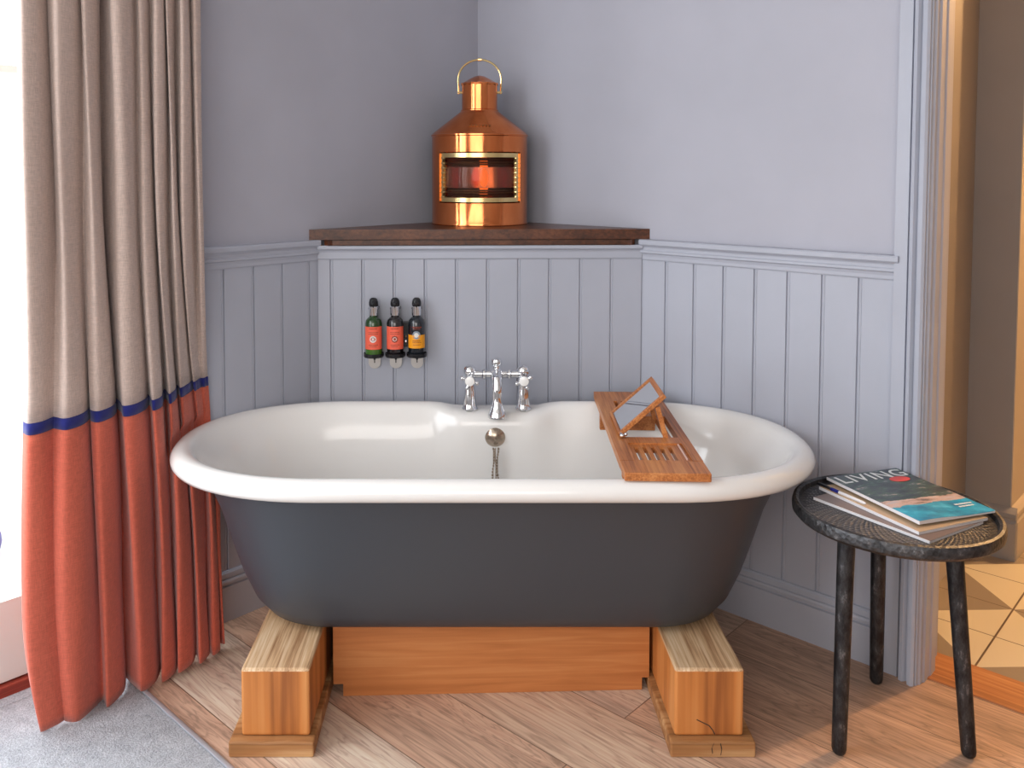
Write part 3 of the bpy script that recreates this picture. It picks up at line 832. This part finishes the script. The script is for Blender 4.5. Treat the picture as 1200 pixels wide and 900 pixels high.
# ------------------------------------------------------------------ bottles in a wall holder
PF = RW(PXR/2, PXL/2)   # middle of the panel
PDW = (ROOM.to_3x3() @ Vector((pd[0], pd[1], 0))); PNW = (ROOM.to_3x3() @ Vector((pn[0], pn[1], 0)))
def on_panel(x, z, out):
    sd = (x - PF.x - PNW.x*0.0115)/PDW.x
    p = Vector((PF.x, PF.y, 0)) + PDW*sd + PNW*(0.0115+out)
    return Vector((p.x, p.y, z))
PANG = math.atan2(PDW.y, PDW.x)
bxs = [-0.309, -0.243, -0.177]
hz = 0.724
hold = thing('bottle_holder', 'black and steel wall holder carrying three toiletry bottles on the panelling', 'wall holder', on_panel(-0.243, hz, 0.0), PANG)
for i, bx in enumerate(bxs):
    u = (i-1)*0.0662
    M = Matrix.Translation((u, -0.032, 0))
    bm = bmesh.new()
    lathe(bm, [(0, 0), (0.030, 0), (0.0315, 0.003), (0.0315, 0.012), (0.0295, 0.012), (0.0285, 0.004), (0, 0.004)], 28, M)
    box(bm, u-0.012, u+0.012, -0.008, -0.0005, 0.0, 0.155)
    box(bm, u-0.016, u+0.016, -0.030, -0.0005, 0.146, 0.152, bev=0.001)
    cup = finish('holder_cup', bm, 'black_plastic', hold)
    bm = bmesh.new()
    pts = [(u-0.019, 0.006), (u-0.019, -0.025)] + [(u+0.019*math.cos(PI+PI*k/12), -0.025+0.019*math.sin(PI+PI*k/12)) for k in range(1, 12)] + [(u+0.019, -0.025), (u+0.019, 0.006)]
    prism(bm, pts, 0.001, 0.003, Matrix.Rotation(PI/2, 4, 'X'))
    tb = finish('steel_tab', bm, 'steel_tab', hold, smooth=False)
    bm = bmesh.new()
    lathe(bm, [(0, 0), (0.0035, 0), (0.0035, 0.001), (0, 0.001)], 14, Matrix.Translation((u, -0.0029, -0.014)) @ Matrix.Rotation(PI/2, 4, 'X'))
    box(bm, u-0.0016, u+0.0016, -0.004, -0.003, -0.026, -0.014)
    finish('keyhole', bm, 'keyhole_black', tb, smooth=False)
bm = bmesh.new()
box(bm, 0.021, 0.045, -0.030, -0.0005, 0.03, 0.105, bev=0.002)
finish('lock_bar', bm, 'black_plastic', hold, smooth=False)
bm = bmesh.new(); ball(bm, (0.0331, -0.031, 0.047), 0.006, seg=14); tube(bm, [(0.0331, -0.030, 0.060), (0.0331, -0.030, 0.066)], 0.003, 8)
finish('lock_pin', bm, 'chrome', hold)

def bottle(i, mat, lmat, label, kind):
    x = bxs[i]
    n_, d = PNW, PDW
    hp = hold.location
    loc = Vector(hp) + d*((i-1)*0.0662) + n_*0.032; loc.z = hz+0.0045
    t = thing('toiletry_bottle', label, 'bottle', loc, PANG, 'toiletry bottles on the wall')
    bm = bmesh.new()
    lathe(bm, [(0, 0), (0.024, 0), (0.026, 0.003), (0.026, 0.100), (0.0235, 0.110), (0.0165, 0.117), (0.013, 0.119), (0.013, 0.123), (0, 0.123)], 32)
    finish('bottle_body', bm, mat, t)
    lz0, lz1 = (0.022, 0.092) if kind == 'o' else (0.025, 0.066)
    bm = bmesh.new(); aa = math.radians(72)
    lathe(bm, [(0.0262, lz0), (0.0266, lz0), (0.0266, lz1), (0.0262, lz1)], 30, None, -PI/2-aa, -PI/2+aa)
    lb = finish('bottle_label', bm, lmat, t)
    ez = 0.054 if kind == 'o' else 0.066
    bm = bmesh.new()
    def wrap(x_, z_, r=0.0269):
        a_ = -PI/2 + x_/r
        return Vector((r*math.cos(a_), r*math.sin(a_), z_))
    def disc(bm, cx_, cz, r0, r1, n=24, wob=0.0, rr=0.0269):
        A = []; B = []
        for k in range(n):
            a_ = 2*PI*k/n; ro = r1*(1+(wob if k % 2 else 0))
            A.append(bm.verts.new(wrap(cx_+r0*math.cos(a_), cz+r0*math.sin(a_), rr)))
            B.append(bm.verts.new(wrap(cx_+ro*math.cos(a_), cz+ro*math.sin(a_), rr)))
        for k in range(n): bm.faces.new([A[k], A[(k+1) % n], B[(k+1) % n], B[k]])
    if kind == 'y': disc(bm, 0, ez, 0.0005, 0.0125, rr=0.0268)
    else: disc(bm, 0, ez, 0.0005, 0.0095, 28, 0.18)
    em = finish('emblem', bm, 'label_grey' if kind == 'y' else ('label_white' if i == 0 else 'label_brown'), lb)
    bm = bmesh.new()
    if kind == 'y': disc(bm, 0, ez, 0.0005, 0.0065, 24, 0.25, 0.0270)
    else: disc(bm, 0, ez, 0.0045, 0.0062, 24, 0.0, 0.0271)
    finish('emblem_centre', bm, 'label_white' if kind == 'y' or i == 1 else 'label_brown', em)
    bm = bmesh.new()
    rows = [(0.086, 0.013, 0.0016), (0.075, 0.015, 0.0010), (0.070, 0.015, 0.0010), (0.036, 0.013, 0.0012), (0.031, 0.011, 0.0010)] if kind == 'o' else [(0.090, 0.014, 0.0018), (0.085, 0.011, 0.0010), (0.048, 0.012, 0.0015), (0.043, 0.012, 0.0010), (0.036, 0.011, 0.0010)]
    rnd = random.Random(i+3)
    for (zz, hw, hh) in rows:                       # rows of tiny print
        xx = -hw
        while xx < hw:
            wd = rnd.uniform(0.0012, 0.0032)
            q_ = [wrap(xx, zz-hh, 0.0270), wrap(xx+wd, zz-hh, 0.0270), wrap(xx+wd, zz+hh, 0.0270), wrap(xx, zz+hh, 0.0270)]
            bm.faces.new([bm.verts.new(v) for v in q_]); xx += wd+0.0009
    finish('label_print', bm, 'label_brown', lb, smooth=False)['kind'] = 'stuff'
    if kind == 'y':
        pass
    bm = bmesh.new()
    lathe(bm, [(0, 0.1232), (0.0135, 0.1232), (0.0150, 0.125), (0.0150, 0.150), (0.0135, 0.152), (0, 0.152)], 28)
    finish('pump_collar', bm, 'chrome', t)
    bm = bmesh.new()
    lathe(bm, [(0, 0.152), (0.013, 0.1522), (0.0145, 0.158), (0.014, 0.166), (0.0115, 0.174), (0.007, 0.178), (0, 0.179)], 24)
    tube(bm, [(0, 0, 0.165), (0, -0.010, 0.167), (0, -0.016, 0.163), (0, -0.018, 0.159)], [0.006, 0.0058, 0.005, 0.0042], 12)
    finish('pump_head', bm, 'black_plastic', t)
    if i == 0:
        bm = bmesh.new(); lathe(bm, [(0.0262, 0.004), (0.0263, 0.021)], 32)
        finish('lower_body', bm, 'green_liquid', t)
    return t
bottle(0, 'green_bottle', 'orange_label', 'green bottle with an orange label, leftmost in the wall holder', 'o')
bottle(1, 'black_bottle', 'orange_label', 'black bottle with an orange label in the middle of the wall holder', 'o')
bottle(2, 'navy_bottle', 'yellow_label', 'dark bottle with a yellow label, rightmost in the wall holder', 'y')

# ------------------------------------------------------------------ stool
SC = Vector((0.958, 1.945, 0)); SH = 0.531; SR = 0.219
st = thing('side_table', 'round hammered dark metal side table on three legs, holding magazines', 'side table', SC)
bm = bmesh.new()
lathe(bm, [(0, SH-0.030), (SR-0.02, SH-0.030), (SR-0.006, SH-0.027), (SR, SH-0.020), (SR+0.001, SH-0.008), (SR-0.002, SH+0.003), (SR-0.008, SH+0.005), (SR-0.014, SH+0.002), (SR-0.017, SH-0.008), (SR-0.024, SH-0.0095), (SR*0.6, SH-0.010), (SR*0.3, SH-0.010), (0, SH-0.010)], 96)
finish('tray_top', bm, 'hammered_metal', st)
for (fx, fy, tx_, ty_) in ((0.8135, 1.876, 0.824, 1.885), (1.098, 1.866, 1.058, 1.884), (1.021, 2.145, 1.003, 2.115)):
    bm = bmesh.new()
    a_ = Vector((fx, fy, 0.0)) - SC; b_ = Vector((tx_, ty_, SH-0.030)) - SC
    d_ = b_-a_
    rad = [(0.0, 0.006), (0.006, 0.0105), (0.014, 0.0140), (0.03, 0.0158), (0.3, 0.0168), (0.7, 0.0178), (1.0, 0.0190)]
    tube(bm, [a_+d_*t for t, _ in rad], [r for _, r in rad], 20)
    finish('leg', bm, 'stool_leg_metal', st)

# magazines
def magazine(name, corner, xdir, wid, hei, z, th, cover, label, group, sag=0.0, wob=0.0):
    """corner = bottom-left of the cover; local x along the lower edge, y up the page"""
    o = thing(name, label, 'magazine', (corner[0], corner[1], z), math.atan2(xdir[1], xdir[0]), group)
    def sheet(bm, z0, z1, nx=14, ny=8, inset=0.0):
        g = []
        for zz in (z0, z1):
            rows = []
            for j in range(ny+1):
                row = []
                for i in range(nx+1):
                    u, v = i/nx, j/ny
                    x = inset + u*(wid-2*inset); y = inset + v*(hei-2*inset)
                    w = wob*math.sin(u*5.2+0.7)*(1-v)**1.5*(1 if zz > 0.4*th else 0.0)
                    row.append(bm.verts.new((x, y, zz + max(-0.3*th, w))))
                rows.append(row)
            g.append(rows)
        for rows in g:
            for j in range(ny):
                for i in range(nx): bm.faces.new([rows[j][i], rows[j][i+1], rows[j+1][i+1], rows[j+1][i]])
        A, B = g
        for j in range(ny):
            for i in (0, nx): bm.faces.new([A[j][i], A[j+1][i], B[j+1][i], B[j][i]])
        for i in range(nx):
            for j in (0, ny): bm.faces.new([A[j][i], A[j][i+1], B[j][i+1], B[j][i]])
    bm = bmesh.new(); sheet(bm, 0.0, th-0.0008)
    finish('pages', bm, 'page_edges', o, smooth=False)
    bm = bmesh.new(); sheet(bm, th-0.0007, th)
    finish('cover', bm, cover, o, smooth=False)
    bm = bmesh.new(); box(bm, -0.0012, -0.0001, 0, hei, 0, th)
    finish('spine', bm, 'paper_white', o, smooth=False)
    return o
# page axes: title edge runs left-corner -> back corner
A0 = Vector((0.869, 2.106)); B0 = Vector((0.958, 1.834)); C0 = Vector((1.152, 1.904))
up = (A0-B0); hei = up.length; up.normalize(); xd = Vector((up.y, -up.x))
wid = 0.212
zt = SH-0.0095
gm = 'magazines on the side table'
m3 = magazine('magazine', (0.951, 1.778), Vector((math.cos(math.radians(31)), math.sin(math.radians(31)))), 0.20, 0.285, zt, 0.006, 'cover_brown', 'brown magazine at the bottom of the pile on the side table', gm)
m2 = magazine('magazine', (0.944, 1.808), Vector((math.cos(math.radians(22)), math.sin(math.radians(22)))), 0.205, 0.285, zt+0.0062, 0.0065, 'cover_gold', 'magazine with pen on it, in the middle of the pile on the side table', gm)
m1 = magazine('magazine', (B0.x, B0.y), xd, wid, hei, zt+0.0175, 0.0065, 'magazine_cover', 'turquoise and dark blue magazine titled LIVING on top of the pile', gm, wob=0.0028)
def text(body, size, x, y, z, mat, parent, name, rot=0.0, sx=1.0):
    cu = bpy.data.curves.new(name, 'FONT'); cu.body = body; cu.size = size; cu.extrude = 0.0002; cu.offset = 0.0004; cu.space_character = 1.12
    tmp = bpy.data.objects.new(name+'_tmp', cu); COL.objects.link(tmp)
    dg = bpy.context.evaluated_depsgraph_get(); dg.update()
    me = bpy.data.meshes.new_from_object(tmp.evaluated_get(dg))
    COL.objects.unlink(tmp); bpy.data.objects.remove(tmp); bpy.data.curves.remove(cu)
    me.materials.clear(); me.materials.append(MATS[mat])
    o = bpy.data.objects.new(name, me); COL.objects.link(o); o.parent = parent
    o.location = (x, y, z); o.rotation_euler = (0, 0, rot); o.scale = (sx, 1, 1)
    return o
cov = [c for c in m1.children if c.name.startswith('cover')][0]
text('LIVING', 0.060, 0.008, hei-0.050, 0.0069, 'cover_title', cov, 'title', 0, 0.98)
bm = bmesh.new()
lathe(bm, [(0, 0.0), (1, 0.0), (1, 0.0004), (0, 0.0004)], 28, Matrix.Translation((0.160, hei-0.066, 0.0067)) @ Matrix.Diagonal((0.028, 0.016, 1, 1)))
finish('red_badge', bm, 'cover_red', cov, smooth=False)
bm = bmesh.new(); rnd = random.Random(5)
for (yy, xa, xb, hh) in ((0.060, 0.02, 0.07, 0.0022), (0.050, 0.02, 0.085, 0.0016), (0.042, 0.02, 0.075, 0.0016), (0.034, 0.02, 0.08, 0.0016), (0.050, 0.15, 0.195, 0.003), (0.038, 0.15, 0.19, 0.003)):
    x = xa
    while x < xb:
        w = rnd.uniform(0.002, 0.006); box(bm, x, x+w, yy-hh, yy+hh, 0.0068, 0.0070); x += w+0.0012
finish('cover_print', bm, 'cover_title', cov, smooth=False)['kind'] = 'stuff'
# pen tucked between
pen = thing('pen', 'blue and black pen tucked between the magazines on the side table', 'pen', (0.852, 2.060, zt+0.0152), math.radians(-66))
bm = bmesh.new(); tube(bm, [(-0.03, 0, 0), (0.012, 0, 0)], 0.0038, 12); finish('pen_cap', bm, 'pen_black', pen)
bm = bmesh.new(); tube(bm, [(0.0122, 0, 0), (0.035, 0, 0)], 0.0042, 12); finish('pen_grip', bm, 'pen_blue', pen)
bm = bmesh.new(); tube(bm, [(0.0352, 0, 0), (0.105, 0, 0), (0.112, 0, 0)], [0.0036, 0.0036, 0.002], 12); finish('pen_barrel', bm, 'paper_white', pen)

# ------------------------------------------------------------------ curtain
TOP = [(1.631, 0.1), (1.618, 0.15), (1.59, 0.14), (1.567, 0.085), (1.56, 0.095), (1.537, 0.16), (1.509, 0.125), (1.495, 0.085), (1.487, 0.12), (1.472, 0.15), (1.455, 0.12), (1.444, 0.05), (1.43, 0.08), (1.413, 0.14), (1.387, 0.155), (1.371, 0.125), (1.361, 0.085), (1.346, 0.135), (1.33, 0.13), (1.319, 0.08), (1.305, 0.14), (1.289, 0.13), (1.281, 0.075), (1.267, 0.14), (1.255, 0.12), (1.247, 0.075), (1.23, 0.145), (1.214, 0.13), (1.204, 0.08), (1.187, 0.13), (1.172, 0.12)]
BOT = [(1.663, 0.13), (1.648, 0.16), (1.617, 0.17), (1.594, 0.162), (1.587, 0.165), (1.561, 0.19), (1.525, 0.185), (1.5, 0.12), (1.492, 0.15), (1.469, 0.185), (1.444, 0.15), (1.432, 0.09), (1.419, 0.12), (1.404, 0.18), (1.38, 0.19), (1.36, 0.15), (1.349, 0.1), (1.328, 0.18), (1.312, 0.16), (1.303, 0.1), (1.282, 0.18), (1.26, 0.16), (1.253, 0.11), (1.232, 0.18), (1.213, 0.15), (1.208, 0.11), (1.195, 0.16), (1.185, 0.15), (1.18, 0.12), (1.172, 0.14), (1.165, 0.14)]
def fix(L0, r0, gain=1.0):
    return [(l + (r-r0)*(2.347-l)/(2.225-r0), r) for l, r in L0]
TOP = fix(TOP, 0.12); BOT = fix(BOT, 0.15)
def crom(P, per=6):
    out = []
    n = len(P)
    for i in range(n-1):
        p0, p1, p2, p3 = P[max(0, i-1)], P[i], P[i+1], P[min(n-1, i+2)]
        for k in range(per):
            t = k/per
            out.append(tuple(0.5*((2*p1[j]) + (-p0[j]+p2[j])*t + (2*p0[j]-5*p1[j]+4*p2[j]-p3[j])*t*t + (-p0[j]+3*p1[j]-3*p2[j]+p3[j])*t**3) for j in (0, 1)))
    out.append(P[-1])
    return out
_bc = {}
def bath_r(l, z):
    """how far from the left wall the side of the bath stands at this height"""
    z = min(z, 0.585); key = (round(l*250), round(z*100))
    if key in _bc: return _bc[key]
    prof = [(a_, b_, zz) for a_, b_, zz in ext] + [(0, 0, .572), (0, 0, .60)]
    dx, dy = ext[0][0], ext[0][1]
    for p_, q_ in zip(prof, prof[1:]):
        if p_[2] <= z <= q_[2] and q_[2] > p_[2]:
            t_ = (z-p_[2])/(q_[2]-p_[2]); dx = p_[0]+(q_[0]-p_[0])*t_; dy = p_[1]+(q_[1]-p_[1])*t_
    res = 0.6
    if z > 0.16:
        for k_ in range(120):
            r_ = k_*0.004
            w_ = RW(r_, key[0]/250, 0)
            u_ = max(0, abs(w_.x-BX)-HS)/(AX-dx); v_ = abs(w_.y-BY)/(BB-dy)
            if u_**2.15+v_**2.15 < 1: res = r_; break
    _bc[key] = res
    return res
def curtain_row(z):
    t = min(1.0, max(0.0, (1.25-z)/1.0)); t = t*t*(3-2*t)
    P = []
    n = len(TOP)
    for i, ((l0, r0), (l1, r1)) in enumerate(zip(TOP, BOT)):
        l = l0*(1-t)+l1*t; r = r0*(1-t)+r1*t
        if z > 1.3:
            f = min(1, (z-1.3)/1.0)
            l -= 0.0*f
        if z < 0.28:                       # hem kicks towards the room and gathers slightly
            f = (0.28-z)/0.28
            edge = max(0.0, 1-i/6.0)
            l -= 0.030*f*f*edge
            r += 0.005*f*math.sin(i*1.7+1) + 0.012*f
            l += 0.006*f*math.sin(i*2.3)
        l += 0.0035*math.sin(z*5.1+i*1.3); r += 0.004*math.sin(z*4.3+i*0.9+1)
        P.append((l, r))
    # the rolled rim of the bath presses against the cloth
    out = []
    for (l, r) in crom(P):
        l += 0.011*max(0.0, (1.30-l)/0.13)*min(1.0, max(0.0, (z-0.5)/0.3))
        lo, hi = 0.05+0.035*t, 0.16+0.04*t
        q_ = min(1.0, max(0.0, (r-lo)/(hi-lo)))
        r = lo + (hi-lo)*q_**0.6 - 0.008
        f = 1.0 if z < 0.64 else max(0.0, 1-(z-0.64)/0.60)
        f = f*f*(3-2*f)
        b0 = bath_r(l, z)
        if b0 < 0.26:
            lim = b0-0.020
            k = min(1.0, (lim-0.030)/0.125)
            rr = 0.030+(r-0.045)*k if k < 1 else r
            rr = max(0.026, min(rr, lim))
        else: rr = r
        rn = r*(1-f)+rr*f
        ln = l + (rn-r)*0.42
        if z < 0.625: rn = max(0.024, min(rn, bath_r(ln, z)-0.016))
        out.append((ln, rn))
    return out
cur = thing('curtain', 'floor length curtain of beige linen with navy ribbon and terracotta lower part', 'curtain', RW(0.13, 1.42, 0.009))
curinv = Matrix.Translation(-Vector(RW(0.13, 1.42, 0.009)))
def curtain_part(name, z0, z1, mat, dz, off=0.0):
    bm = bmesh.new()
    n = max(1, int(round((z1-z0)/dz)))
    rows = []
    for j in range(n+1):
        z = z0+(z1-z0)*j/n
        pr = curtain_row(z); row = []
        for i, (l, r) in enumerate(pr):
            zz = z
            if z0 < 0.05 and j < 4: zz = z + (1-j/4)*(0.004 + 0.004*math.sin(i*0.11) + (0.014 if i > 130 else 0.0)*((i-130)/60 if i > 130 else 0))
            row.append(bm.verts.new(curinv @ RW(r+off, l, zz)))
        rows.append(row)
    for A, B in zip(rows, rows[1:]):
        for i in range(len(A)-1): bm.faces.new([A[i], A[i+1], B[i+1], B[i]])
    o = finish(name, bm, mat, cur, angle=180)
    so = o.modifiers.new('thickness', 'SOLIDIFY'); so.thickness = 0.0022; so.offset = 0
    return o
curtain_part('upper_panel', 0.7265, 2.36, 'beige_linen', 0.045)
curtain_part('ribbon_band', 0.7, 0.7265, 'navy_ribbon', 0.012, 0.0006)
curtain_part('lower_panel', 0.010, 0.70, 'terracotta_linen', 0.025)
# curtain pole above the frame with rings
pole = thing('curtain_pole', 'dark curtain pole above the french door holding the linen curtain', 'curtain pole', RW(0.12, 2.0, 2.39), RA)
bm = bmesh.new(); tube(bm, [(0, -1.0, 0), (0, 0.92, 0)], 0.014, 16); ball(bm, (0, 0.93, 0), 0.024); ball(bm, (0, -1.01, 0), 0.024)
finish('rod', bm, 'brass_dark', pole)
for yy in (-0.95, 0.88):
    bm = bmesh.new(); tube(bm, [(0, yy, 0), (-0.118, yy, 0)], 0.009, 10); finish('bracket', bm, 'brass_dark', pole)

# ------------------------------------------------------------------ lights
def area(name, loc, target, sx, sy, power, col, spread=None):
    L = bpy.data.lights.new(name, 'AREA'); L.shape = 'RECTANGLE'; L.size = sx; L.size_y = sy; L.energy = power; L.color = col
    if spread: L.spread = math.radians(spread)
    o = bpy.data.objects.new(name, L); COL.objects.link(o); o.location = loc
    o.rotation_euler = (Vector(target)-Vector(loc)).to_track_quat('-Z', 'Y').to_euler()
    return o
# daylight through the french door
area('daylight_door', RW(-0.025, 2.2, 1.25), RW(1.5, 1.7, 0.9), 1.1, 2.0, 44, (0.90, 0.95, 1.0))
# tall windows on the viewer's side of the left wall and behind the viewer
area('daylight_window', RW(0.15, 3.9, 1.5), RW(1.0, 0.4, 0.8), 1.6, 2.0, 50, (0.94, 0.97, 1.0))
area('room_fill', RW(3.0, 4.3, 1.9), RW(0.8, 0.8, 0.7), 3.0, 2.0, 80, (1.0, 0.95, 0.90))
# warm lamps in the hall
def point(name, loc, power, col, rad):
    L = bpy.data.lights.new(name, 'POINT'); L.energy = power; L.color = col; L.shadow_soft_size = rad
    o = bpy.data.objects.new(name, L); COL.objects.link(o); o.location = loc
    return o
point('hall_lamp', RW(2.15, -1.80, 2.4), 165, (1.0, 0.58, 0.25), 0.04)
world = bpy.data.worlds.new('sky'); scene.world = world; world.use_nodes = True
bg = world.node_tree.nodes['Background']; bg.inputs['Color'].default_value = (0.93, 0.96, 1.0, 1); bg.inputs['Strength'].default_value = 3.0

# ------------------------------------------------------------------ camera
cam = bpy.data.cameras.new('camera'); co = bpy.data.objects.new('camera', cam); COL.objects.link(co)
co.location = (0, 0, 1.3); co.rotation_euler = (PI/2 - math.atan(53/1021), 0, 0)
cam.sensor_width = 36; cam.lens = 1021/1200*36
cam.shift_x = (600-555)/1200; cam.shift_y = -(450-252)/1200
cam.clip_start = 0.02
scene.camera = co
scene.view_settings.view_transform = 'Standard'
scene.view_settings.look = 'None'
scene.view_settings.exposure = 0.0
scene.cycles.max_bounces = 8
scene.cycles.transparent_max_bounces = 8
scene.cycles.sample_clamp_indirect = 6.0
scene.cycles.caustics_reflective = False
